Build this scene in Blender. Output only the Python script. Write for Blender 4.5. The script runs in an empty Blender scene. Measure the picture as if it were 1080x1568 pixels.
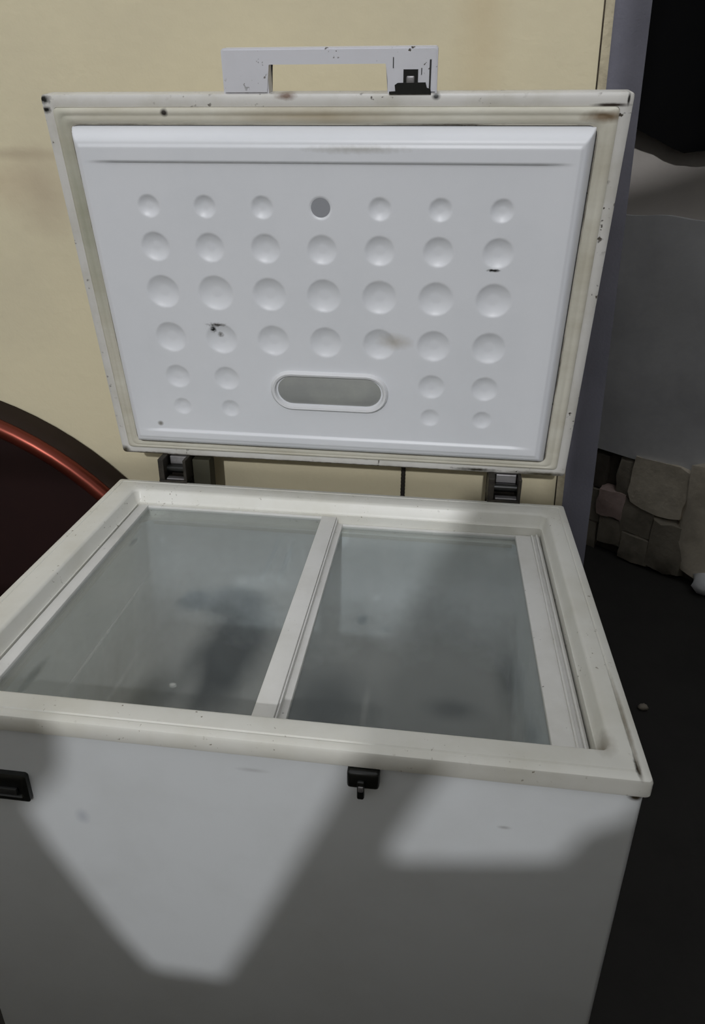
import bpy, bmesh, math, random
from mathutils import Matrix, Vector, noise
random.seed(7)
SC = bpy.context.scene
COL = SC.collection

# ------------------------------------------------------------------ camera
ZO = 0.86                                   # height of the freezer rim above the floor
W, D = 0.8405, 0.62                         # freezer footprint
LID_A, LID_HY, LID_HZ = 1.3957, 0.0254, 0.0437
CAM = (0.5998, -0.5498, 0.5734)
YAW, PITCH, ROLL, FPX = -0.1234, -0.4158, 0.0064, 1072.0
cam = bpy.data.cameras.new('camera')
cam_ob = bpy.data.objects.new('camera', cam); COL.objects.link(cam_ob)
fw = Vector((math.sin(YAW)*math.cos(PITCH), math.cos(YAW)*math.cos(PITCH), math.sin(PITCH)))
rt = Vector((math.cos(YAW), -math.sin(YAW), 0)); up = rt.cross(fw)
r2 = rt*math.cos(ROLL) + up*math.sin(ROLL); u2 = -rt*math.sin(ROLL) + up*math.cos(ROLL)
m = Matrix((( r2.x, u2.x, -fw.x, CAM[0]), (r2.y, u2.y, -fw.y, CAM[1]), (r2.z, u2.z, -fw.z, CAM[2]+ZO), (0, 0, 0, 1)))
cam_ob.matrix_world = m
cam.sensor_fit = 'HORIZONTAL'; cam.sensor_width = 36.0
cam.lens = FPX/1080*36.0
cam.shift_y = -70/1080
cam.clip_start = 0.02
SC.camera = cam_ob

# ------------------------------------------------------------------ light
world = bpy.data.worlds.new('world'); SC.world = world; world.use_nodes = True
bg = world.node_tree.nodes['Background']
bg.inputs[0].default_value = (0.96, 0.98, 1.0, 1); bg.inputs[1].default_value = 0.66
SUN_DIR = Vector((-0.005, 0.563, -0.300)).normalized()
sun = bpy.data.lights.new('sun', 'SUN'); sun.energy = 1.15; sun.angle = math.radians(1.6); sun.color = (0.97, 0.98, 1.0)
sun_ob = bpy.data.objects.new('sun', sun); COL.objects.link(sun_ob)
sun_ob.rotation_euler = SUN_DIR.to_track_quat('-Z', 'Y').to_euler(); sun_ob.location = (0.4, -4, 4)
SC.view_settings.view_transform = 'Standard'; SC.view_settings.look = 'None'
SC.view_settings.exposure = 0.0; SC.view_settings.gamma = 1.0; SC.view_settings.use_curve_mapping = False

# ------------------------------------------------------------------ materials
def srgb(r, g, b):
    f = lambda c: (c/255/12.92) if c/255 <= 0.04045 else ((c/255+0.055)/1.055)**2.4
    return (f(r), f(g), f(b), 1)

class NB:
    def __init__(s, name):
        s.m = bpy.data.materials.new(name); s.m.use_nodes = True
        s.t = s.m.node_tree; s.n = s.t.nodes; s.p = s.n['Principled BSDF']
        s.tc = s.n.new('ShaderNodeTexCoord')
    def l(s, a, b): s.t.links.new(a, b)
    def noise(s, scale, detail=4, rough=0.55, vec=None, dist=0.0):
        n = s.n.new('ShaderNodeTexNoise'); n.inputs['Scale'].default_value = scale
        n.inputs['Detail'].default_value = detail; n.inputs['Roughness'].default_value = rough
        n.inputs['Distortion'].default_value = dist
        s.l(vec if vec is not None else s.tc.outputs['Object'], n.inputs['Vector']); return n.outputs['Fac']
    def scaled(s, sc):
        mp = s.n.new('ShaderNodeMapping'); mp.inputs['Scale'].default_value = sc
        s.l(s.tc.outputs['Object'], mp.inputs['Vector']); return mp.outputs['Vector']
    def rng(s, v, a, b, c=0.0, d=1.0):
        n = s.n.new('ShaderNodeMapRange'); n.inputs[1].default_value = a; n.inputs[2].default_value = b
        n.inputs[3].default_value = c; n.inputs[4].default_value = d; s.l(v, n.inputs[0]); return n.outputs[0]
    def math(s, op, a, b):
        n = s.n.new('ShaderNodeMath'); n.operation = op
        for i, v in enumerate((a, b)):
            if isinstance(v, (int, float)): n.inputs[i].default_value = v
            else: s.l(v, n.inputs[i])
        return n.outputs[0]
    def mix(s, fac, a, b):
        n = s.n.new('ShaderNodeMix'); n.data_type = 'RGBA'
        if isinstance(fac, (int, float)): n.inputs[0].default_value = fac
        else: s.l(fac, n.inputs[0])
        for i, v in ((6, a), (7, b)):
            if isinstance(v, tuple): n.inputs[i].default_value = v
            else: s.l(v, n.inputs[i])
        return n.outputs[2]
    def blob(s, c, r, soft=0.35, jitter=0.35, jscale=60):
        """1 inside an ellipsoid-shaped mark of its own, 0 outside"""
        a = s.n.new('ShaderNodeVectorMath'); a.operation = 'SUBTRACT'; s.l(s.tc.outputs['Object'], a.inputs[0]); a.inputs[1].default_value = c
        b = s.n.new('ShaderNodeVectorMath'); b.operation = 'DIVIDE'; s.l(a.outputs[0], b.inputs[0]); b.inputs[1].default_value = r
        k = s.n.new('ShaderNodeVectorMath'); k.operation = 'LENGTH'; s.l(b.outputs[0], k.inputs[0])
        v = k.outputs['Value']
        if jitter:
            v = s.math('ADD', v, s.rng(s.noise(jscale, 3), 0, 1, -jitter, jitter))
        return s.rng(v, 1+soft, 1-soft)

def mat(name, col, rough=0.5, metal=0.0, blotch=None, bscale=6, bamt=0.5, lo=0.45, hi=0.75, specks=None, sscale=120, slo=0.70, shi=0.74,
        bump=0.0, bumpscale=200, spots=(), coat=0.0, stretch=None, spec=0.5):
    b = NB(name); c = col
    vec = b.scaled(stretch) if stretch else None
    if blotch:
        f = b.rng(b.noise(bscale, 6, 0.6, vec), lo, hi, 0, bamt); c = b.mix(f, c, blotch)
    if specks:
        f = b.rng(b.noise(sscale, 2, 0.5), slo, shi); g = b.rng(b.noise(sscale*0.12, 2), 0.5, 0.62)
        c = b.mix(b.math('MULTIPLY', f, g), c, specks)
    for (p, r, sc, *o) in spots:
        kw = o[0] if o else {}
        amt = kw.pop('amt', 1.0) if kw else 1.0
        f = b.blob(p, r, **kw)
        if amt != 1.0: f = b.math('MULTIPLY', f, amt)
        c = b.mix(f, c, sc)
    if isinstance(c, tuple): b.p.inputs['Base Color'].default_value = c
    else: b.l(c, b.p.inputs['Base Color'])
    b.p.inputs['Roughness'].default_value = rough; b.p.inputs['Metallic'].default_value = metal
    b.p.inputs['Coat Weight'].default_value = coat; b.p.inputs['Specular IOR Level'].default_value = spec
    if bump:
        bn = b.n.new('ShaderNodeBump'); bn.inputs['Strength'].default_value = bump; bn.inputs['Distance'].default_value = 0.004
        b.l(b.noise(bumpscale, 4), bn.inputs['Height']); b.l(bn.outputs[0], b.p.inputs['Normal'])
    return b.m

DIRT = srgb(70, 62, 50); BLACK = srgb(18, 18, 17)
M = {}
M['wall'] = mat('cream_wall_paint', srgb(214, 204, 174), 0.85, blotch=srgb(196, 187, 162), bscale=2.2, bamt=0.7, bump=0.25, bumpscale=55,
    spots=[((-0.135, 0.74, 0.515+ZO), (0.045, 0.2, 0.05), srgb(176, 160, 138), dict(soft=0.8, jitter=0.6, jscale=18, amt=0.6)),
           ((-0.175, 0.74, 0.575+ZO), (0.09, 0.2, 0.008), srgb(170, 155, 132), dict(soft=0.8, jitter=0.5, jscale=20, amt=0.55)),
           ((-0.23, 0.74, 0.53+ZO), (0.06, 0.2, 0.03), srgb(190, 172, 145), dict(soft=0.8, jitter=0.5, jscale=20, amt=0.5)),
           ((0.64, 0.74, 0.78+ZO), (0.03, 0.2, 0.12), srgb(200, 184, 150), dict(soft=0.8, jitter=0.4, jscale=20, amt=0.6))])
M['plaster_edge'] = mat('chipped_plaster_edge', srgb(196, 186, 160), 0.9, blotch=srgb(150, 140, 120), bscale=30, bamt=0.8, bump=0.6, bumpscale=80)
M['crack'] = mat('crack_dirt', srgb(60, 52, 42), 0.95, blotch=srgb(110, 98, 80), bscale=60)
M['jamb'] = mat('blue_grey_paint', srgb(130, 130, 144), 0.7, blotch=srgb(108, 108, 120), bscale=5, bamt=0.7, bump=0.2)
M['far_wall'] = mat('bare_cement_wall', srgb(190, 184, 178), 0.9, blotch=srgb(165, 158, 152), bscale=3, bump=0.3, bumpscale=40)
M['dado'] = mat('dark_cement_render', srgb(204, 204, 206), 0.9, blotch=srgb(176, 176, 180), bscale=4, bamt=0.8, bump=0.5, bumpscale=18)
M['dark_room'] = mat('dark_grey_wall', srgb(46, 44, 44), 0.95, blotch=srgb(30, 29, 29), bscale=3)  # dark grey for the side walls of the room beyond
M['floor'] = mat('dark_earth_floor', srgb(44, 42, 40), 0.9, blotch=srgb(26, 25, 24), bscale=5, bump=0.6, bumpscale=25)
M['mask_wall'] = mat('mask_wall_paint', srgb(205, 200, 190), 0.9, blotch=srgb(190, 184, 172), bscale=3)
M['dark_sheet'] = mat('black_sheet', srgb(12, 12, 13), 0.95, blotch=srgb(7, 7, 7), bscale=8, spec=0.1)
M['stone'] = mat('pale_rubble_stone', srgb(214, 204, 186), 0.95, blotch=srgb(160, 150, 132), bscale=9, bamt=0.9, bump=0.8, bumpscale=40)
M['stone_dark'] = mat('dark_rubble_stone', srgb(142, 135, 122), 0.95, blotch=srgb(98, 92, 82), bscale=9, bamt=0.9, bump=0.8, bumpscale=40)
M['stone_pink'] = mat('pinkish_rubble_stone', srgb(182, 160, 154), 0.95, blotch=srgb(140, 122, 114), bscale=12, bump=0.8, bumpscale=40)
M['mortar'] = mat('dark_mortar', srgb(84, 78, 70), 0.95, blotch=srgb(52, 48, 44), bscale=20)

white = srgb(222, 223, 226)
M['cabinet'] = mat('white_painted_steel', srgb(210, 213, 215), 0.32, blotch=srgb(194, 196, 196), bscale=7, bamt=0.5, spec=0.4,
    spots=[((0.205, 0.0, -0.155), (0.006, 0.05, 0.008), srgb(140, 146, 162), dict(soft=0.9, amt=0.45)),
           ((0.42, 0.0, -0.05), (0.012, 0.05, 0.002), srgb(160, 160, 160), dict(soft=0.9, amt=0.5)),
           ((0.828, 0.0, -0.030), (0.006, 0.05, 0.004), srgb(60, 52, 40), dict(soft=0.5)),
           ((0.70, 0.0, -0.095), (0.006, 0.05, 0.002), srgb(150, 150, 150), dict(soft=0.6, amt=0.6))])
M['rim'] = mat('white_plastic_rim', srgb(222, 221, 214), 0.35, blotch=srgb(200, 197, 183), bscale=8, bamt=0.65,
    specks=srgb(120, 110, 92), sscale=160, slo=0.66, shi=0.72,
    spots=[((0.8275, 0.018, 0.0), (0.0022, 0.014, 0.003), srgb(50, 42, 32), dict(soft=0.5, jitter=0.5, jscale=150)),
           ((0.829, 0.08, 0.0), (0.0022, 0.06, 0.004), srgb(110, 98, 78), dict(soft=0.7, jitter=0.5, jscale=100, amt=0.7)),
           ((0.800, 0.05, -0.016), (0.012, 0.02, 0.014), srgb(120, 108, 88), dict(soft=0.7, jitter=0.4, jscale=70, amt=0.8))])
M['frame'] = mat('white_plastic_panel_frame', srgb(218, 217, 214), 0.38, blotch=srgb(190, 188, 180), bscale=12, bamt=0.5, specks=srgb(90, 86, 80), sscale=220, slo=0.70, shi=0.74)
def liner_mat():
    """pale above, dull grey below: sunlit band and rim shade put into the colour"""
    b = NB('liner_lit_top_shaded_base')
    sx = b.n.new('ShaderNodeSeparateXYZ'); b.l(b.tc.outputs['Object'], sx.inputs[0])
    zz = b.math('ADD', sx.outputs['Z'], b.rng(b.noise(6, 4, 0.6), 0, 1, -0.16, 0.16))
    f = b.rng(zz, -0.34, -0.18)  # height ramp that paints the sunlit-to-shaded change on the liner
    shade_c = b.mix(b.rng(b.noise(7, 5), 0.35, 0.7), srgb(104, 110, 110), srgb(78, 82, 82))
    lit_c = b.mix(b.rng(b.noise(16, 5, 0.6, b.scaled((1, 1, 0.25))), 0.4, 0.7), srgb(248, 251, 254), srgb(228, 234, 238))
    b.l(b.mix(f, shade_c, lit_c), b.p.inputs['Base Color']); b.p.inputs['Roughness'].default_value = 0.6
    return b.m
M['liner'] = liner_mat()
M['liner_floor'] = mat('dark_wet_liner_floor', srgb(90, 96, 98), 0.5, blotch=srgb(60, 64, 66), bscale=9)
M['lid_shell'] = mat('white_lid_shell', srgb(216, 214, 210), 0.42, blotch=srgb(186, 182, 168), bscale=11, bamt=0.7, specks=srgb(66, 58, 48), sscale=95, slo=0.63, shi=0.68,
    spots=[((0.004, 0.614, 0.0), (0.010, 0.005, 0.03), BLACK, dict(soft=0.5, jitter=0.6, jscale=200)),
           ((0.006, 0.600, 0.0), (0.006, 0.004, 0.03), BLACK, dict(soft=0.5, jitter=0.5, jscale=200)),
           ((0.812, 0.605, 0.0), (0.020, 0.0022, 0.02), srgb(40, 28, 20), dict(soft=0.5, jitter=0.3, jscale=120)),
           ((0.833, 0.612, 0.0), (0.0016, 0.007, 0.03), srgb(30, 26, 24), dict(soft=0.5, jitter=0.3, jscale=120)),
           ((0.367, 0.617, 0.0), (0.011, 0.004, 0.03), srgb(120, 96, 80), dict(soft=0.6, jitter=0.5, jscale=150)),
           ((0.577, 0.616, 0.0), (0.005, 0.004, 0.03), BLACK, dict(soft=0.5, jitter=0.3)),
           ((0.80, 0.004, 0.0), (0.045, 0.004, 0.03), srgb(70, 64, 44), dict(soft=0.7, jitter=0.6, jscale=90)),
           ((0.68, 0.006, 0.0), (0.03, 0.003, 0.03), srgb(50, 46, 36), dict(soft=0.7, jitter=0.6, jscale=120)),
           ((0.006, 0.006, 0.0), (0.008, 0.008, 0.03), srgb(80, 74, 62), dict(soft=0.6, jitter=0.6, jscale=120)),
           ((0.06, 0.002, 0.0), (0.05, 0.003, 0.03), srgb(80, 72, 58), dict(soft=0.6, jitter=0.6, jscale=120)),
           ((0.40, 0.001, 0.0), (0.34, 0.0022, 0.03), srgb(70, 64, 52), dict(soft=0.6, jitter=0.7, jscale=60))])
M['gasket'] = mat('yellowed_rubber_gasket', srgb(208, 205, 192), 0.6, blotch=srgb(184, 178, 160), bscale=14, bamt=0.9, lo=0.4, hi=0.7,
    stretch=(0.35, 1, 1),
    spots=[((0.188, 0.597, 0.0), (0.005, 0.005, 0.03), srgb(42, 36, 30), dict(soft=0.4)),
           ((0.805, 0.592, 0.0), (0.024, 0.006, 0.03), srgb(122, 104, 80), dict(soft=0.6, jitter=0.5, jscale=60)),
           ((0.40, 0.592, 0.0), (0.10, 0.008, 0.03), srgb(158, 142, 112), dict(soft=0.8, jitter=0.5, jscale=30, amt=0.7)),
           ((0.03, 0.45, 0.0), (0.012, 0.13, 0.03), srgb(150, 152, 132), dict(soft=0.8, jitter=0.6, jscale=30, amt=0.7))])
M['gasket_line'] = mat('dark_gasket_gap', srgb(70, 66, 58), 0.9, blotch=srgb(180, 176, 164), bscale=8, bamt=0.95, lo=0.34, hi=0.54)
M['lid_panel'] = mat('white_moulded_plastic', srgb(228, 230, 235), 0.40, blotch=srgb(218, 221, 226), bscale=5, bamt=0.6,
    spots=[((0.676, 0.384, 0.03), (0.009, 0.0022, 0.02), BLACK, dict(soft=0.4, jitter=0.6, jscale=260)),
           ((0.2235, 0.272, 0.03), (0.0045, 0.006, 0.02), BLACK, dict(soft=0.4, jitter=0.7, jscale=300)),
           ((0.231, 0.281, 0.03), (0.012, 0.003, 0.02), srgb(70, 66, 62), dict(soft=0.6, jitter=0.9, jscale=320)),
           ((0.234, 0.262, 0.03), (0.004, 0.004, 0.02), srgb(90, 86, 82), dict(soft=0.6, jitter=0.8, jscale=320)),
           ((0.527, 0.262, 0.03), (0.020, 0.010, 0.02), srgb(168, 160, 146), dict(soft=0.8, jitter=0.5, jscale=60, amt=0.7)),
           ((0.47, 0.553, 0.03), (0.05, 0.004, 0.02), srgb(170, 168, 160), dict(soft=0.8, jitter=0.7, jscale=120, amt=0.6)),
           ((0.10, 0.085, 0.03), (0.004, 0.004, 0.02), srgb(140, 138, 134), dict(soft=0.5, jitter=0.4))])
M['plug'] = mat('grey_plastic_plug', srgb(150, 152, 158), 0.6)
M['bezel'] = mat('white_lamp_bezel', srgb(224, 225, 228), 0.35)
M['lamp_cover'] = mat('grey_lamp_diffuser', srgb(150, 152, 150), 0.3, blotch=srgb(172, 174, 168), bscale=14, bamt=0.7)
M['handle'] = mat('white_plastic_handle', srgb(216, 216, 222), 0.42, specks=srgb(80, 74, 66), sscale=140, slo=0.67, shi=0.70, blotch=srgb(200, 200, 204), bscale=10)
M['black'] = mat('black_plastic', srgb(17, 18, 16), 0.35)
M['dark_slot'] = mat('dark_grey_plastic', srgb(44, 44, 44), 0.45, blotch=srgb(30, 31, 28), bscale=20)
M['steel'] = mat('worn_grey_steel', srgb(150, 148, 150), 0.4, metal=0.6, blotch=srgb(90, 84, 78), bscale=50)
M['hinge_dark'] = mat('oily_dark_hinge_steel', srgb(44, 40, 36), 0.5, metal=0.3, blotch=srgb(80, 74, 62), bscale=60)
M['olive'] = mat('olive_dark_block', srgb(66, 64, 50), 0.7)
M['brown'] = mat('dark_red_brown_lacquer', srgb(112, 52, 40), 0.33, metal=0.75, blotch=srgb(92, 42, 33), bscale=5)
M['brown_panel'] = mat('dark_brown_veneer', srgb(34, 17, 16), 0.6, blotch=srgb(24, 12, 12), bscale=6, spec=0.25)
M['brown_frame'] = mat('dull_dark_brown_frame', srgb(44, 34, 27), 0.85, blotch=srgb(32, 24, 19), bscale=6, spec=0.2)
M['dark_rod'] = mat('black_rod', srgb(40, 36, 32), 0.6)
M['pebble'] = mat('pale_grit', srgb(150, 142, 130), 0.9, blotch=srgb(110, 104, 94), bscale=60)

def glass(name, clear, haze, add=()):
    """dusty, fogged sheet glass: see-through + mirror + a thin grey film, with clearer and hazier patches"""
    b = NB(name); b.n.remove(b.p)
    tr = b.n.new('ShaderNodeBsdfTransparent'); tr.inputs[0].default_value = (0.93, 0.95, 0.95, 1)
    gl = b.n.new('ShaderNodeBsdfGlossy'); gl.inputs['Roughness'].default_value = 0.25; gl.inputs[0].default_value = (0.9, 0.95, 0.95, 1)
    fr = b.n.new('ShaderNodeFresnel'); ge = b.n.new('ShaderNodeNewGeometry'); b.l(b.rng(ge.outputs['Backfacing'], 0, 1, 1.5, 1/1.5), fr.inputs[0])
    m1 = b.n.new('ShaderNodeMixShader'); b.l(fr.outputs[0], m1.inputs[0]); b.l(tr.outputs[0], m1.inputs[1]); b.l(gl.outputs[0], m1.inputs[2])
    df = b.n.new('ShaderNodeBsdfDiffuse'); df.inputs[0].default_value = srgb(176, 178, 174)
    f = b.rng(b.noise(7, 5, 0.6), 0.25, 0.8, haze*0.75, haze*1.25)
    for (c, r, amt, *o) in clear:
        kw = o[0] if o else dict(soft=0.6, jitter=0.3, jscale=14)
        f = b.math('MULTIPLY', f, b.rng(b.blob(c, r, **kw), 0, 1, 1, 1-amt))
    for (c, r, amt, *o) in add:
        kw = o[0] if o else dict(soft=0.6, jitter=0.2, jscale=30)
        f = b.math('ADD', f, b.math('MULTIPLY', b.blob(c, r, **kw), amt))
    m2 = b.n.new('ShaderNodeMixShader'); b.l(f, m2.inputs[0]); b.l(m1.outputs[0], m2.inputs[1]); b.l(df.outputs[0], m2.inputs[2])
    b.l(m2.outputs[0], b.n['Material Output'].inputs[0])
    return b.m
M['glass_upper'] = glass('fogged_sliding_glass', [
    ((0.262, 0.288, 0), (0.026, 0.026, 1), 0.9, dict(soft=0.35, jitter=0.3, jscale=20)), ((0.318, 0.290, 0), (0.046, 0.040, 1), 0.9, dict(soft=0.35, jitter=0.35, jscale=22)),
    ((0.345, 0.190, 0), (0.046, 0.120, 1), 0.92, dict(soft=0.4, jitter=0.35, jscale=14)), ((0.325, 0.105, 0), (0.040, 0.04, 1), 0.7),
    ((0.270, 0.085, 0), (0.020, 0.050, 1), 0.6), ((0.111, 0.100, 0), (0.006, 0.030, 1), 0.9, dict(soft=0.5, jitter=0.4, jscale=60)), ((0.10, 0.44, 0), (0.004, 0.014, 1), 0.8),
    ((0.085, 0.555, 0), (0.020, 0.024, 1), 0.7), ((0.345, 0.42, 0), (0.004, 0.05, 1), 0.5), ((0.372, 0.42, 0), (0.004, 0.05, 1), 0.5)], 0.30,
    [((0.1655, 0.19, 0), (0.0016, 0.13, 1), 0.16), ((0.314, 0.09, 0), (0.013, 0.045, 1), 0.16), ((0.2936, 0.1074, 0), (0.004, 0.003, 1), 0.6),
     ((0.225, 0.09, 0), (0.002, 0.06, 1), 0.08)])
M['glass_lower'] = glass('fogged_sliding_glass_lower', [
    ((0.5114, 0.291, 0), (0.008, 0.011, 1), 0.95, dict(soft=0.5, jitter=0.4, jscale=70)), ((0.548, 0.272, 0), (0.008, 0.007, 1), 0.5), ((0.715, 0.19, 0), (0.016, 0.050, 1), 0.7),
    ((0.640, 0.125, 0), (0.030, 0.016, 1), 0.7), ((0.49, 0.11, 0), (0.045, 0.06, 1), 0.7), ((0.746, 0.53, 0), (0.012, 0.02, 1), 0.8),
    ((0.735, 0.08, 0), (0.010, 0.05, 1), 0.7), ((0.450, 0.525, 0), (0.008, 0.03, 1), 0.7)], 0.20,
    [((0.535, 0.112, 0), (0.004, 0.03, 1), 0.10), ((0.62, 0.19, 0), (0.09, 0.06, 1), 0.05)])

# ------------------------------------------------------------------ builders
def link(name, me, material, parent=None, loc=None):
    o = bpy.data.objects.new(name, me); COL.objects.link(o)
    if material: me.materials.append(material)
    if parent: o.parent = parent
    if loc is not None: o.location = loc
    return o
def finish(bm, name, smooth=False, angle=None):
    bmesh.ops.recalc_face_normals(bm, faces=bm.faces)
    me = bpy.data.meshes.new(name); bm.to_mesh(me); bm.free()
    if smooth:
        for p in me.polygons: p.use_smooth = True
        if angle: me.set_sharp_from_angle(angle=math.radians(angle))
    return me
def obj(name, bm, material, parent=None, loc=None, smooth=False, angle=35):
    return link(name, finish(bm, name, smooth, angle), material, parent, loc)
def box(bm, x0, x1, y0, y1, z0, z1, bev=0.0, seg=2):
    r = bmesh.ops.create_cube(bm, size=1.0)
    vs = r['verts']
    for v in vs:
        v.co = ((x0+x1)/2+v.co.x*(x1-x0), (y0+y1)/2+v.co.y*(y1-y0), (z0+z1)/2+v.co.z*(z1-z0))
    if bev:
        es = list({e for v in vs for e in v.link_edges})
        bmesh.ops.bevel(bm, geom=es, offset=bev, segments=seg, affect='EDGES', profile=0.5)
def cyl(bm, p, q, r, n=14, r2=None):
    p, q = Vector(p), Vector(q); d = q-p
    mt = Matrix.Translation((p+q)/2) @ d.to_track_quat('Z', 'Y').to_matrix().to_4x4()
    bmesh.ops.create_cone(bm, cap_ends=True, segments=n, radius1=r, radius2=r if r2 is None else r2, depth=d.length, matrix=mt)
def prism(bm, pts, a, b, axis='z'):
    """extrude a 2-D outline between two heights along an axis"""
    def P(u, v, h): return {'z': (u, v, h), 'y': (u, h, v), 'x': (h, u, v)}[axis]
    A = [bm.verts.new(P(u, v, a)) for u, v in pts]; B = [bm.verts.new(P(u, v, b)) for u, v in pts]
    bm.faces.new(A); bm.faces.new(B)
    for i in range(len(pts)):
        j = (i+1) % len(pts); bm.faces.new((A[i], A[j], B[j], B[i]))
def rrect(x0, x1, y0, y1, r, n=5):
    out = []
    for cx, cy, a0 in ((x1-r, y1-r, 0), (x0+r, y1-r, 90), (x0+r, y0+r, 180), (x1-r, y0+r, 270)):
        for k in range(n):
            a = math.radians(a0+90*k/(n-1)); out.append((cx+r*math.cos(a), cy+r*math.sin(a)))
    return out
def loft(bm, loops, close_ring=False, cap_first=False, cap_last=False):
    """loops: lists of equally many 3-D points"""
    L = [[bm.verts.new(p) for p in lp] for lp in loops]
    n = len(L[0]); m_ = len(L)
    for i in range(m_ if close_ring else m_-1):
        a, b = L[i], L[(i+1) % m_]
        for k in range(n):
            j = (k+1) % n; bm.faces.new((a[k], a[j], b[j], b[k]))
    if cap_first: bm.faces.new(L[0])
    if cap_last: bm.faces.new(L[-1])
def rr3(x0, x1, y0, y1, r, z, n=5): return [(x, y, z) for x, y in rrect(x0, x1, y0, y1, r, n)]
def stadium(cx, cy, hx, hy, n=14):
    r = hy; out = []
    for s, a0 in ((1, -90), (-1, 90)):
        for k in range(n):
            a = math.radians(a0+180*k/(n-1)); out.append((cx+s*(hx-r)+r*math.cos(a), cy+r*math.sin(a)))
    return out
def tag(o, label, cat, group=None):
    o['label'] = label; o['category'] = cat
    if group: o['group'] = group
    return o
def struct(o): o['kind'] = 'structure'; return o
def empty(name, loc):
    o = bpy.data.objects.new(name, None); COL.objects.link(o); o.location = loc; o.empty_display_size = 0.1; return o

# ------------------------------------------------------------------ the room
YW = 0.74                                   # face of the cream wall
bm = bmesh.new()                            # its right-hand end is not quite plumb
ex = lambda z: 0.8557-0.0314*(z-0.0)        # x of the wall's end, z measured from the rim
prism(bm, [(-3.2, 0), (ex(-ZO)-0.012, 0), (ex(1.9)-0.012, 1.9+ZO), (-3.2, 1.9+ZO)], YW, YW+0.14, 'y')
struct(obj('wall_back', bm, M['wall']))
bm = bmesh.new()
prism(bm, [(ex(-ZO)-0.0095, 0), (ex(-ZO)+0.004, 0), (ex(1.9)+0.004, 1.9+ZO), (ex(1.9)-0.0095, 1.9+ZO)], YW-0.001, YW+0.14, 'y')
struct(obj('trim_1', bm, M['plaster_edge']))
bm = bmesh.new()                            # the crack between wall and plaster edge
n = 60; L_, R_ = [], []
for i in range(n+1):
    z = -ZO+(1.9+ZO)*i/n; x = ex(z)-0.0108+0.0012*noise.noise((0, 0, z*14)); w = 0.0008+0.0012*abs(noise.noise((3, 0, z*17)))
    L_.append((x-w, z+ZO)); R_.append((x+w, z+ZO))
prism(bm, L_+R_[::-1], YW-0.0012, YW+0.02, 'y')
struct(obj('trim_2', bm, M['crack']))
bm = bmesh.new()                            # blue-grey door post
prism(bm, [(ex(-ZO)+0.004, 0), (ex(-ZO)+0.062, 0), (ex(1.9)+0.058, 1.9+ZO), (ex(1.9)+0.004, 1.9+ZO)], YW+0.006, YW+0.14, 'y')
struct(obj('trim_3', bm, M['jamb']))
bm = bmesh.new(); box(bm, -3.2, 3.2, -1.5, 3.4, -0.05, 0.0); struct(obj('floor', bm, M['floor']))
bm = bmesh.new(); box(bm, -3.3, -3.2, -1.5, 0.88, 0, 1.9+ZO); struct(obj('wall_left', bm, M['wall']))
bm = bmesh.new(); box(bm, 2.6, 2.7, -1.5, 3.4, 0, 1.9+ZO); struct(obj('wall_right', bm, M['dark_room']))
# dark room beyond the opening
bm = bmesh.new(); box(bm, 0.80, 0.90, YW+0.141, 3.3, 0, 1.9+ZO); struct(obj('wall_inner', bm, M['dark_room']))
FW = Matrix.Translation((1.2616, 2.0465, 0)) @ Matrix.Rotation(math.atan2(-0.5942, 0.8043), 4, 'Z')   # far wall frame: x along it, -y out of it
bm = bmesh.new(); box(bm, -0.62, 1.75, 0.0, 0.12, 0.26, 1.9+ZO)
o = struct(obj('wall_far', bm, M['far_wall'])); o.matrix_world = FW; far = o
bm = bmesh.new()                            # thick darker render below a ledge
def rough_front(bm, x0, x1, z0, z1, y_, back, nx, nz, amp, sc, seed):
    g = []
    for i in range(nx+1):
        row = []
        for k in range(nz+1):
            x = x0+(x1-x0)*i/nx; z = z0+(z1-z0)*k/nz
            row.append(bm.verts.new((x, y_+amp*noise.noise((x*sc+seed, 7.1, z*sc)), z+(0.012*noise.noise((x*7, seed, 0)) if k == nz else 0))))
        g.append(row)
    for i in range(nx):
        for k in range(nz): bm.faces.new((g[i][k], g[i+1][k], g[i+1][k+1], g[i][k+1]))
    top = [bm.verts.new((r[-1].co.x, back, r[-1].co.z)) for r in g]
    for i in range(nx): bm.faces.new((g[i][-1], g[i+1][-1], top[i+1], top[i]))
    bot = [bm.verts.new((r[0].co.x, back, r[0].co.z)) for r in g]
    for i in range(nx): bm.faces.new((g[i][0], bot[i], bot[i+1], g[i+1][0]))
rough_front(bm, -0.62, 1.75, ZO-0.44, ZO+0.40, -0.035, 0.0, 60, 24, 0.012, 4.0, 1.0)
o = link('dado', finish(bm, 'dado', True, 40), M['dado'], far)
bm = bmesh.new(); box(bm, -0.62, 1.75, 0.0, 0.12, 0.0, 0.26); box(bm, -0.62, 1.75, -0.004, 0.0, 0.0, 0.44)
o = link('mortar_bed', finish(bm, 'mortar_bed'), M['mortar'], far)
def stone(x0, x1, z0, z1, out, mt, seed, name='stone'):
    bm = bmesh.new(); bmesh.ops.create_cube(bm, size=1.0)
    bmesh.ops.subdivide_edges(bm, edges=bm.edges[:], cuts=3, use_grid_fill=True)
    for v in bm.verts:
        c = v.co.copy(); l = max(abs(c.x), abs(c.y), abs(c.z)); s = c.normalized()*0.62
        c = c.lerp(s, 0.30)
        c += 0.10*Vector(noise.noise_vector(c*2.4+Vector((seed, 0, seed*3))))
        v.co = ((x0+x1)/2+c.x*(x1-x0), -out/2+0.01+c.y*(out+0.03), (z0+z1)/2+c.z*(z1-z0))
    return link(name, finish(bm, name, True, 50), mt, far)
z = ZO
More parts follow.
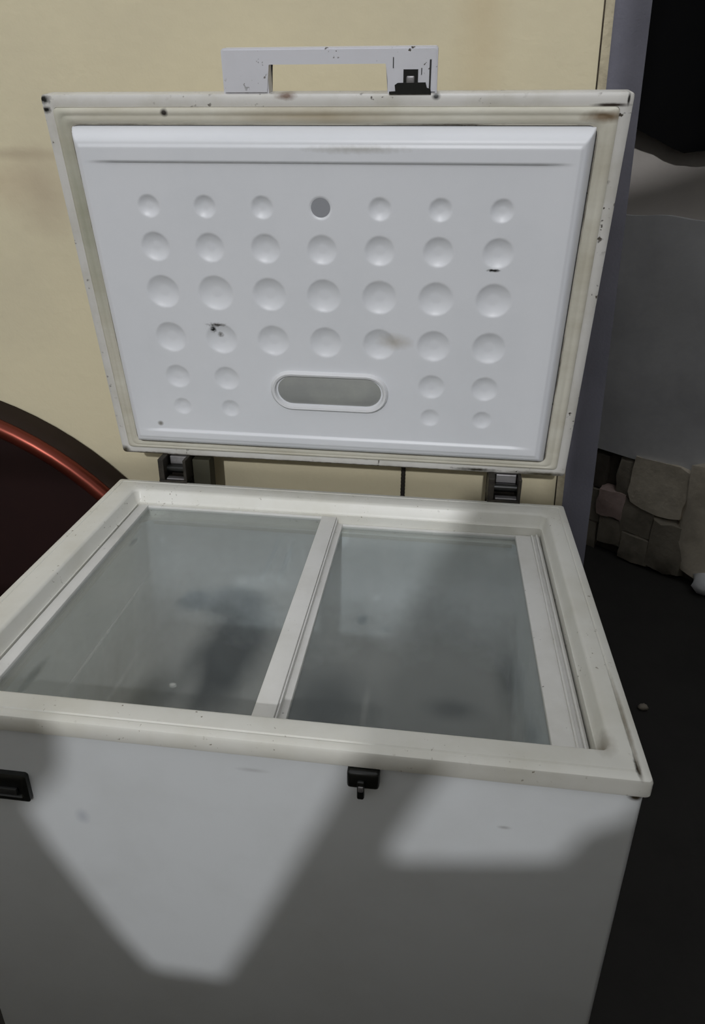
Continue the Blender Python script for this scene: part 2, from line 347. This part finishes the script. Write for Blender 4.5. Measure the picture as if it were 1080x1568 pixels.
for k, s in enumerate([
    (0.135, 0.340, z-0.625, z-0.425, 0.05, 'stone'), (0.335, 0.56, z-0.82, z-0.37, 0.055, 'stone'),
    (0.075, 0.150, z-0.60, z-0.45, 0.04, 'stone_dark'), (0.020, 0.125, z-0.70, z-0.585, 0.05, 'stone_pink'),
    (0.115, 0.245, z-0.74, z-0.60, 0.045, 'stone_dark'), (-0.09, 0.03, z-0.60, z-0.46, 0.025, 'mortar'),
    (0.235, 0.375, z-0.845, z-0.64, 0.055, 'stone_dark'), (0.03, 0.145, z-0.82, z-0.70, 0.04, 'stone_dark'),
    (0.13, 0.25, z-0.855, z-0.735, 0.05, 'stone_dark'), (-0.10, 0.035, z-0.75, z-0.60, 0.03, 'stone_dark'),
    (-0.10, 0.03, z-0.86, z-0.75, 0.03, 'stone_dark'), (0.55, 0.80, z-0.62, z-0.40, 0.05, 'stone'), (0.55, 0.76, z-0.85, z-0.63, 0.05, 'stone_dark')]):
    stone(*s[:5], M[s[5]], 3.7*k+1)
# unseen wall added behind the viewer, openings cut to shape the sun patches
YF = -1.30
def shift(p): return (p[0]-SUN_DIR.x/SUN_DIR.y*(0.012-YF), p[1]-SUN_DIR.z/SUN_DIR.y*(0.012-YF)+ZO)
A_ = [(-1.6, 0.335), (0.681, 0.335), (0.666, 0.30), (0.541, 0.0), (0.520, -0.06), (0.407, -0.336), (0.36, -0.44),
      (0.26, -0.44), (0.222, -0.373), (0.153, -0.216), (0.132, -0.15), (0.189, -0.084), (0.197, -0.037), (0.19, 0.01), (-1.6, 0.04)]
B_ = [(0.635, -0.01), (0.84, -0.012), (0.826, -0.064), (0.785, -0.090), (0.762, -0.140), (0.579, -0.172), (0.578, -0.14)]
C_ = [(-1.6, 1.30), (0.852, 1.30), (0.852, 0.352), (-1.6, 0.352)]     # upper opening; the bar left below it is added to shade the gap
from mathutils.geometry import tessellate_polygon
outer = [(-3.2, 0.0), (2.6, 0.0), (2.6, 2.3+ZO), (-3.2, 2.3+ZO)]
hA = [shift(p) for p in A_]; hB = [shift(p) for p in B_]; hC = [shift(p) for p in C_]
polys = [outer, hA, hB, hC]
flat = [p for q in polys for p in q]
tris = tessellate_polygon([[Vector((x, z, 0)) for x, z in q] for q in polys])
bm = bmesh.new()
F_ = [bm.verts.new((x, YF, z)) for x, z in flat]; K_ = [bm.verts.new((x, YF-0.012, z)) for x, z in flat]
for t in tris:
    bm.faces.new([F_[i] for i in t]); bm.faces.new([K_[i] for i in t])
b0 = 0
for q in polys:
    for i in range(len(q)):
        j = (i+1) % len(q); bm.faces.new((F_[b0+i], F_[b0+j], K_[b0+j], K_[b0+i]))
    b0 += len(q)
struct(obj('sun_mask_wall', bm, M['mask_wall']))

# ------------------------------------------------------------------ chest freezer
fz = empty('chest_freezer', (W/2, D/2, 0))
tag(fz, 'old white chest freezer with its dimpled lid raised and two sliding glass panels', 'freezer')
FL = (-W/2, -D/2, ZO)
IN = 0.0035
# cabinet: outer walls, hollow, open at the top
bm = bmesh.new()
ox0, ox1, oy0, oy1 = IN, W-IN, 0.007, D-0.006
cx0, cx1, cy0, cy1 = 0.066, W-0.072, 0.052, D-0.062
loft(bm, [rr3(ox0+.012, ox1-.012, oy0+.012, oy1-.012, 0.008, -0.0215), rr3(ox0, ox1, oy0, oy1, 0.007, -0.0215), rr3(ox0, ox1, oy0, oy1, 0.007, -0.80), rr3(ox0+.01, ox1-.01, oy0+.01, oy1-.01, 0.012, -0.835)], cap_last=True)
obj('cabinet', bm, M['cabinet'], fz, FL, True, 40)
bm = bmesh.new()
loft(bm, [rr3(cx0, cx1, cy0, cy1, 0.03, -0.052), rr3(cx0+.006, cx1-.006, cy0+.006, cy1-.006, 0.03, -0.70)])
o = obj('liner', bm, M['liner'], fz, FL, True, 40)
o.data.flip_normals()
bm = bmesh.new(); prism(bm, rrect(cx0+.004, cx1-.004, cy0+.004, cy1-.004, 0.03), -0.704, -0.698); obj('liner_floor', bm, M['liner_floor'], fz, FL)
for fx in (0.07, W-0.07):
    for fy in (0.07, D-0.07):
        bm = bmesh.new(); cyl(bm, (fx, fy, -0.86), (fx, fy, -0.835), 0.022)
        obj('foot', bm, M['black'], fz, FL, True)
# rim
bm = bmesh.new()
def ins(i, z, r): return rr3(i, W-i, i, D-i, r, z)
I0 = (0.047, 0.806, 0.039, 0.578)
def inn(d, z, r): return rr3(I0[0]+d, I0[1]-d, I0[2]+d, I0[3]-d, r, z)
loft(bm, [ins(0.012, -0.0225, 0.005), ins(0.001, -0.0225, 0.005), ins(0.0, -0.0205, 0.005), ins(0.0, -0.004, 0.005), ins(0.0012, -0.0012, 0.005), ins(0.004, 0.0, 0.005),
          ins(0.0105, 0.0, 0.005), ins(0.0115, -0.0012, 0.005), ins(0.0125, -0.0012, 0.005), ins(0.0140, 0.0003, 0.005),
          inn(-0.004, 0.0, 0.012), inn(-0.001, -0.0012, 0.010), inn(0.0012, -0.004, 0.010), inn(0.004, -0.020, 0.009), inn(0.007, -0.024, 0.007), inn(0.0085, -0.0245, 0.006), inn(0.009, -0.051, 0.006), inn(0.022, -0.053, 0.006), inn(0.022, -0.060, 0.006)])
obj('rim', bm, M['rim'], fz, FL, True, 30)
# sliding glass panels
def panel(x0, x1, y0, y1, ztop, h, wl, wr, wf, wb, mg, name):
    bm = bmesh.new()
    box(bm, x0, x0+wl, y0, y1, ztop-h, ztop, 0.0015); box(bm, x1-wr, x1, y0, y1, ztop-h, ztop, 0.0015)
    box(bm, x0+wl-.001, x1-wr+.001, y0, y0+wf, ztop-h, ztop-.0006, 0.001); box(bm, x0+wl-.001, x1-wr+.001, y1-wb, y1, ztop-h, ztop-.0006, 0.001)
    pf = obj('sliding_panel', bm, M['frame'], fz, FL, True, 40)
    bm = bmesh.new()
    zg = ztop-h*0.45
    box(bm, x0+wl-.002, x1-wr+.002, y0+wf-.002, y1-wb+.002, zg-0.003, zg)
    obj('pane', bm, mg, pf)
    return pf
pu = panel(0.0570, 0.4325, 0.050, 0.5685, -0.0265, 0.010, 0.0185, 0.027, 0.010, 0.003, M['glass_upper'], 'upper')
pu['label'] = 'upper sliding panel with white stile overlapping the right pane'
pl = panel(0.418, 0.7955, 0.050, 0.5685, -0.0395, 0.010, 0.026, 0.042, 0.010, 0.003, M['glass_lower'], 'lower')
# bright edge strip down the overlap and track beside the right stile
bm = bmesh.new(); box(bm, 0.4328, 0.4352, 0.052, 0.566, -0.0395, -0.0295, 0.0006)
obj('stile_edge', bm, M['frame'], pu)
bm = bmesh.new(); box(bm, 0.7805, 0.7835, 0.052, 0.566, -0.0395, -0.0365, 0.0006); box(bm, 0.7885, 0.7915, 0.052, 0.566, -0.0395, -0.0345, 0.0006)
obj('track', bm, M['frame'], pl)
# front catch for the lid lock
bm = bmesh.new(); box(bm, 0.528, 0.563, -0.006, 0.014, -0.047, -0.0235, 0.004, 3)
ct = obj('lock_catch', bm, M['black'], fz, FL, True, 40); ct['label'] = 'black plastic lock catch'
bm = bmesh.new(); box(bm, 0.5395, 0.5475, -0.010, -0.002, -0.058, -0.033, 0.002); 
obj('tongue', bm, M['black'], ct, None, True, 40)
bm = bmesh.new(); box(bm, 0.541, 0.5465, -0.0115, -0.008, -0.0455, -0.038, 0.001)
obj('keyway', bm, M['steel'], ct, None, True, 40)
# dark plate on the left of the front
bm = bmesh.new()
loft(bm, [rr3(0.012, 0.147, -0.134, -0.092, 0.004, 0.009), rr3(0.012, 0.147, -0.134, -0.092, 0.004, 0.001), rr3(0.0145, 0.1445, -0.1315, -0.0945, 0.003, -0.0005),
          rr3(0.019, 0.140, -0.127, -0.099, 0.003, -0.0005), rr3(0.021, 0.138, -0.125, -0.101, 0.003, 0.003)], cap_last=True)
for v in bm.verts: v.co = Vector((v.co.x, v.co.z, v.co.y))
bp = obj('badge_plate', bm, M['black'], fz, FL, True, 30); bp['label'] = 'dark rectangular plate on the front'
bm = bmesh.new(); box(bm, 0.024, 0.132, -0.0005, 0.0035, -0.1235, -0.1145, 0.001); obj('badge_bar', bm, M['dark_slot'], bp, None, True)

# ---- lid: local x along the lid, y from the hinge to the free edge, z out of the inner face
LM = Matrix(((1, 0, 0, 0), (0, -math.cos(LID_A), -math.sin(LID_A), D+LID_HY), (0, math.sin(LID_A), -math.cos(LID_A), LID_HZ), (0, 0, 0, 1)))
bm = bmesh.new()
def lr(i, z, r): return rr3(i, W-i, i, D-i, r, z)
loft(bm, [lr(0.018, -0.006, 0.006), lr(0.0165, -0.001, 0.006), lr(0.014, 0.0, 0.007), lr(0.004, 0.0, 0.006), lr(0.001, -0.0015, 0.006), lr(0.0, -0.005, 0.005), lr(0.0, -0.034, 0.005), lr(0.003, -0.043, 0.008), lr(0.012, -0.048, 0.012)], cap_first=True, cap_last=True)
lid = obj('lid', bm, M['lid_shell'], fz, None, True, 30)
lid.matrix_local = Matrix.Translation(FL) @ LM
lid['label'] = 'raised lid showing its white dimpled inner face'
PX0, PX1, PY0, PY1 = 0.041, 0.7975, 0.0335, 0.5795
# gasket
bm = bmesh.new()
def gl_(d, z, r): return rr3(0.0165+d*(PX0-0.0175), W-0.0165-d*(W-0.0165-PX1-.001), 0.0165+d*(PY0-0.0175), D-0.0165-d*(D-0.0165-PY1-.001), r, z)
loft(bm, [gl_(0.0, -0.006, 0.006), gl_(0.04, 0.003, 0.006), gl_(0.16, 0.0058, 0.008), gl_(0.34, 0.0062, 0.01), gl_(0.42, 0.0050, 0.01), gl_(0.50, 0.0050, 0.01), gl_(0.58, 0.0060, 0.01), gl_(0.80, 0.0055, 0.011), gl_(0.92, 0.003, 0.012), gl_(0.93, -0.005, 0.012)])
obj('gasket', bm, M['gasket'], lid, None, True, 40)
bm = bmesh.new()
loft(bm, [gl_(0.915, 0.0030, 0.012), gl_(0.999, 0.0034, 0.012)])
obj('gasket_gap', bm, M['gasket_line'], lid, None, True, 40)
# moulded inner panel with recessed field and dimples
COLS = [0.1483+0.0886*i for i in range(7)]
ROWS = [(0.4712, 0.0165, 0.0050), (0.4095, 0.0225, 0.0058), (0.3362, 0.0268, 0.0066), (0.2567, 0.0262, 0.0062), (0.1830, 0.0215, 0.0050), (0.1235, 0.0160, 0.0036)]
dimples = []
for k, (s, r, d) in enumerate(ROWS):
    for i, x in enumerate(COLS):
        if k >= 4 and 2 <= i <= 4: continue
        dimples.append((x+0.0, s, r*(1.06 if (k == 2 and i == 1) else 1.0), d))
def sm(t): t = max(0.0, min(1.0, t)); return t*t*(3-2*t)
def height(x, y):
    e = min((x-PX0)*1.6, (PX1-x)*1.25, PY1-y, y-PY0)
    q = max(0.0, min(1.0, e/0.021))
    h = 0.024*(1-(1-q)**2.0) if q < 1 else 0.024
    h += 0.002*sm((e-0.021)/0.004)
    h -= 0.0040*sm((min(0.5345-y, y-0.072)+0.0012)/0.0030)*sm((min(x-0.060, 0.776-x))/0.050)
    for (dx, dy, r, d) in dimples:
        if abs(x-dx) < r and abs(y-dy) < r:
            rho = ((x-dx)**2+(y-dy)**2)/(r*r)
            if rho < 1: h -= d*min(1.0, (1-rho)*1.12)**0.9
    return h
NX, NY = 378, 273
vs, fs = [], []
for j in range(NY+1):
    y = PY0+(PY1-PY0)*j/NY
    for i in range(NX+1):
        x = PX0+(PX1-PX0)*i/NX
        vs.append((x, y, 0.001+height(x, y)))
for j in range(NY):
    for i in range(NX):
        a = j*(NX+1)+i; fs.append((a, a+1, a+NX+2, a+NX+1))
me = bpy.data.meshes.new('inner_panel'); me.from_pydata(vs, [], fs)
for p in me.polygons: p.use_smooth = True
ip = link('inner_panel', me, M['lid_panel'], lid)
ip['label'] = 'white moulded inner panel with rows of round dimples'
zf = 0.0228                                   # level of the recessed field
bm = bmesh.new(); cyl(bm, (COLS[3], ROWS[0][0]+0.001, zf-0.004), (COLS[3], ROWS[0][0]+0.001, zf-0.0012), 0.0148, 28)
o = obj('plug', bm, M['plug'], lid, None, True, 40); o['label'] = 'small grey round plug'
# lamp
def st3(hx, hy, z): return [(x, y, z) for x, y in stadium(0.4165, 0.1655, hx, hy)]
bm = bmesh.new()
loft(bm, [st3(0.1030, 0.0375, zf-0.002), st3(0.1020, 0.0365, zf+0.004), st3(0.0985, 0.0335, zf+0.007), st3(0.0950, 0.0300, zf+0.006), st3(0.0920, 0.0275, zf-0.001)])
bz = obj('lamp_bezel', bm, M['bezel'], lid, None, True, 50); bz['label'] = 'white oval lamp surround'
bm = bmesh.new()
loft(bm, [st3(0.0925, 0.0280, zf-0.001), st3(0.086, 0.022, zf+0.0022), st3(0.070, 0.008, zf+0.0032)], cap_last=True)
lc = obj('lamp_cover', bm, M['lamp_cover'], lid, None, True, 60); lc['label'] = 'grey oval lamp cover'
# handle on the free edge
bm = bmesh.new()
hp = [(0.2775, 0.6195), (0.3425, 0.6195), (0.3430, 0.6555), (0.3445, 0.6575), (0.5075, 0.6575), (0.5095, 0.6555), (0.5100, 0.6195), (0.5775, 0.6195), (0.5770, 0.6725), (0.5745, 0.6750), (0.2815, 0.6750), (0.2785, 0.6725)]
prism(bm, hp, -0.030, -0.002, 'z')
bmesh.ops.bevel(bm, geom=[e for e in bm.edges if abs(e.verts[0].co.z-e.verts[1].co.z) < 1e-6], offset=0.0022, segments=2, affect='EDGES')
hd = obj('handle', bm, M['handle'], lid, None, True, 30); hd['label'] = 'white handle bar at the free edge of the lid'
bm = bmesh.new()
prism(bm, [(0.5125, 0.6190), (0.5700, 0.6190), (0.5690, 0.6250), (0.5640, 0.6265), (0.5620, 0.6330), (0.5240, 0.6325), (0.5200, 0.6300), (0.5210, 0.6225), (0.5125, 0.6220)], -0.016, 0.0015, 'z')
box(bm, 0.5315, 0.5515, 0.630, 0.6485, -0.014, -0.0008)  # black shapes stand in for the shade inside the lock cavity
lk = obj('lock', bm, M['black'], lid, None); lk['label'] = 'lock in the handle block, its cavity shade filled in black'
bm = bmesh.new(); box(bm, 0.5355, 0.5470, 0.630, 0.6410, -0.004, 0.0006, 0.002, 3)
obj('lock_barrel', bm, M['steel'], lid, None, True)
for q in ((0.5665, 0.5690, 0.624, 0.660), (0.5170, 0.5183, 0.650, 0.663), (0.5555, 0.5567, 0.642, 0.650)):
    bm = bmesh.new(); box(bm, *q, -0.006, -0.0012, 0.0003); obj('handle_seam', bm, M['dark_slot'], lid)
# hinges
def hinge(x0, x1, light):
    bm = bmesh.new()
    box(bm, x0, x1, D-0.006, D+0.024, -0.004, 0.004, 0.001)
    box(bm, x0, x0+0.011, D-0.004, D+0.050, 0.0, 0.046, 0.001); box(bm, x1-0.006, x1, D-0.004, D+0.050, 0.0, 0.046, 0.001)
    box(bm, x0, x1, D+0.035, D+0.052, -0.06, 0.040, 0.001)
    h = obj('hinge', bm, M['hinge_dark'], fz, FL)
    bm = bmesh.new(); cyl(bm, (x0+.01, D+0.018, 0.020), (x1-.005, D+0.018, 0.020), 0.0075)
    obj('hinge_pin', bm, M['black'], h, None, True, 40)
    bm = bmesh.new(); box(bm, x0+.015, x1-.008, D+0.022, D+0.030, 0.027, 0.043, 0.001)
    obj('hinge_leaf', bm, M['steel'], h)
    bm = bmesh.new(); box(bm, x0+.014, x1-.006, D-0.002, D+0.010, 0.004, 0.007, 0.001)
    obj('hinge_foot', bm, M['steel'], h)
    return h
h1 = hinge(0.081, 0.136, True); h2 = hinge(0.703, 0.762, False)
bm = bmesh.new(); box(bm, 0.137, 0.171, D+0.03, D+0.06, -0.08, 0.035, 0.001)  # plain dark olive block next to the left hinge
o = obj('hinge_block', bm, M['olive'], h1); o['label'] = 'dark olive block beside the hinge'

# ------------------------------------------------------------------ other things
# curved brown headboard against the wall
hb = empty('curved_headboard', (-0.53, 0.70, 0))
tag(hb, 'dark brown glossy headboard with curved top edge, behind the freezer on the left', 'headboard')
R0 = 0.715; HC = ZO-0.535
def arc(r, n=48): return [(r*math.cos(math.pi*k/n), HC+r*math.sin(math.pi*k/n)) for k in range(n+1)]
def arch(prof, name, material, label=None):
    bm = bmesh.new(); rings = []
    for (r, y) in prof:
        pts = [(r, 0.0)] + arc(r) + [(-r, 0.0)]
        rings.append([bm.verts.new((x, y, z)) for x, z in pts])
    for i in range(len(rings)):
        a, b = rings[i], rings[(i+1) % len(rings)]
        for k in range(len(a)-1): bm.faces.new((a[k], a[k+1], b[k+1], b[k]))
    bm.faces.new([q[0] for q in rings]); bm.faces.new([q[-1] for q in rings])
    o = obj(name, bm, material, hb, None, True, 50)
    if label: o['label'] = label
    return o
arch([(0.682, 0.034), (0.683, 0.004), (0.680, -0.010), (0.673, -0.018), (0.630, -0.018), (0.630, 0.034)], 'frame', M['brown_frame'])
arch([(0.655+0.0185*math.cos(2*math.pi*k/14), -0.022+0.0185*math.sin(2*math.pi*k/14)) for k in range(14)], 'edge_bead', M['brown'], 'rounded coppery brown edge bead')
bm = bmesh.new(); pts = [(0.632, 0.0)] + arc(0.632) + [(-0.632, 0.0)]
prism(bm, pts, 0.0, 0.026, 'y'); obj('panel', bm, M['brown_panel'], hb)
# thin dark rod on the wall in the gap under the lid
bm = bmesh.new(); cyl(bm, (0, 0, -0.30), (0, 0, 0.12), 0.0042, 10); cyl(bm, (0, 0, -0.31), (0, 0, -0.30), 0.006, 10)
for k in range(14): cyl(bm, (0, 0, -0.06+0.008*k), (0, 0, -0.056+0.008*k), 0.0048, 10)
o = obj('dark_rod', bm, M['dark_rod'], None, (0.5435, YW-0.0055, ZO), True, 50)
tag(o, 'short thin black rod running down the wall in the gap between lid and freezer', 'dark_rod')
# black rippled sheet high in the dark room
bm = bmesh.new(); nx, nz = 48, 20; g = []
def low(t):
    P = [(-0.60, ZO+0.92), (-0.072, ZO+0.675), (0.105, ZO+0.590), (0.17, ZO+0.597), (0.60, ZO+0.605), (1.2, ZO+0.66)]
    for (a, b), (c, d) in zip(P, P[1:]):
        if a <= t <= c: return b+(d-b)*(t-a)/(c-a)
    return P[-1][1]
for side in (0, 1):
    rows = []
    for i in range(nx+1):
        x = -0.60+1.8*i/nx; z0 = low(x); col_ = []
        for k in range(nz+1):
            zz = z0+(1.85+ZO-z0)*k/nz
            y = -0.06+0.007*math.sin(x*26+0.6*math.sin(zz*3))+0.003*math.sin(x*61)
            col_.append(bm.verts.new((x, y+0.004*side, zz)))
        rows.append(col_)
    g.append(rows)
for s in (0, 1):
    for i in range(nx):
        for k in range(nz): bm.faces.new((g[s][i][k], g[s][i+1][k], g[s][i+1][k+1], g[s][i][k+1]))
for i in range(nx): bm.faces.new((g[0][i][0], g[0][i+1][0], g[1][i+1][0], g[1][i][0]))
for i in range(nx): bm.faces.new((g[0][i][nz], g[0][i+1][nz], g[1][i+1][nz], g[1][i][nz]))
for k in range(nz):
    bm.faces.new((g[0][0][k], g[0][0][k+1], g[1][0][k+1], g[1][0][k])); bm.faces.new((g[0][nx][k], g[0][nx][k+1], g[1][nx][k+1], g[1][nx][k]))
o = obj('upper_sheet', bm, M['dark_sheet'], None, None, True, 60); o.matrix_world = FW
tag(o, 'black sheet across the top of the dark far wall', 'dark_sheet')
# loose bits on the dark floor
def lump(name, c, r, mt, seed, label, cat):
    bm = bmesh.new(); bmesh.ops.create_icosphere(bm, subdivisions=2, radius=1.0)
    for v in bm.verts:
        n_ = v.co.normalized(); k = 1+0.45*noise.noise(n_*1.9+Vector((seed, 2, 1)))
        v.co = Vector((n_.x*r[0]*k, n_.y*r[1]*k, max(n_.z*k, -0.9)*r[2]))
    zmin = min(v.co.z for v in bm.verts)
    o = obj(name, bm, mt, None, (c[0], c[1], -zmin), True, 80)
    return tag(o, label, cat)
lump('pebble', (1.2333, 1.087), (0.014, 0.011, 0.009), M['pebble'], 1.3, 'small pale pebble on the dark floor beside the freezer', 'pebble')
lump('loose_stone', (1.60, 1.72), (0.05, 0.045, 0.045), M['bezel'], 5.1, 'pale loose stone at the foot of the rubble wall', 'stone')
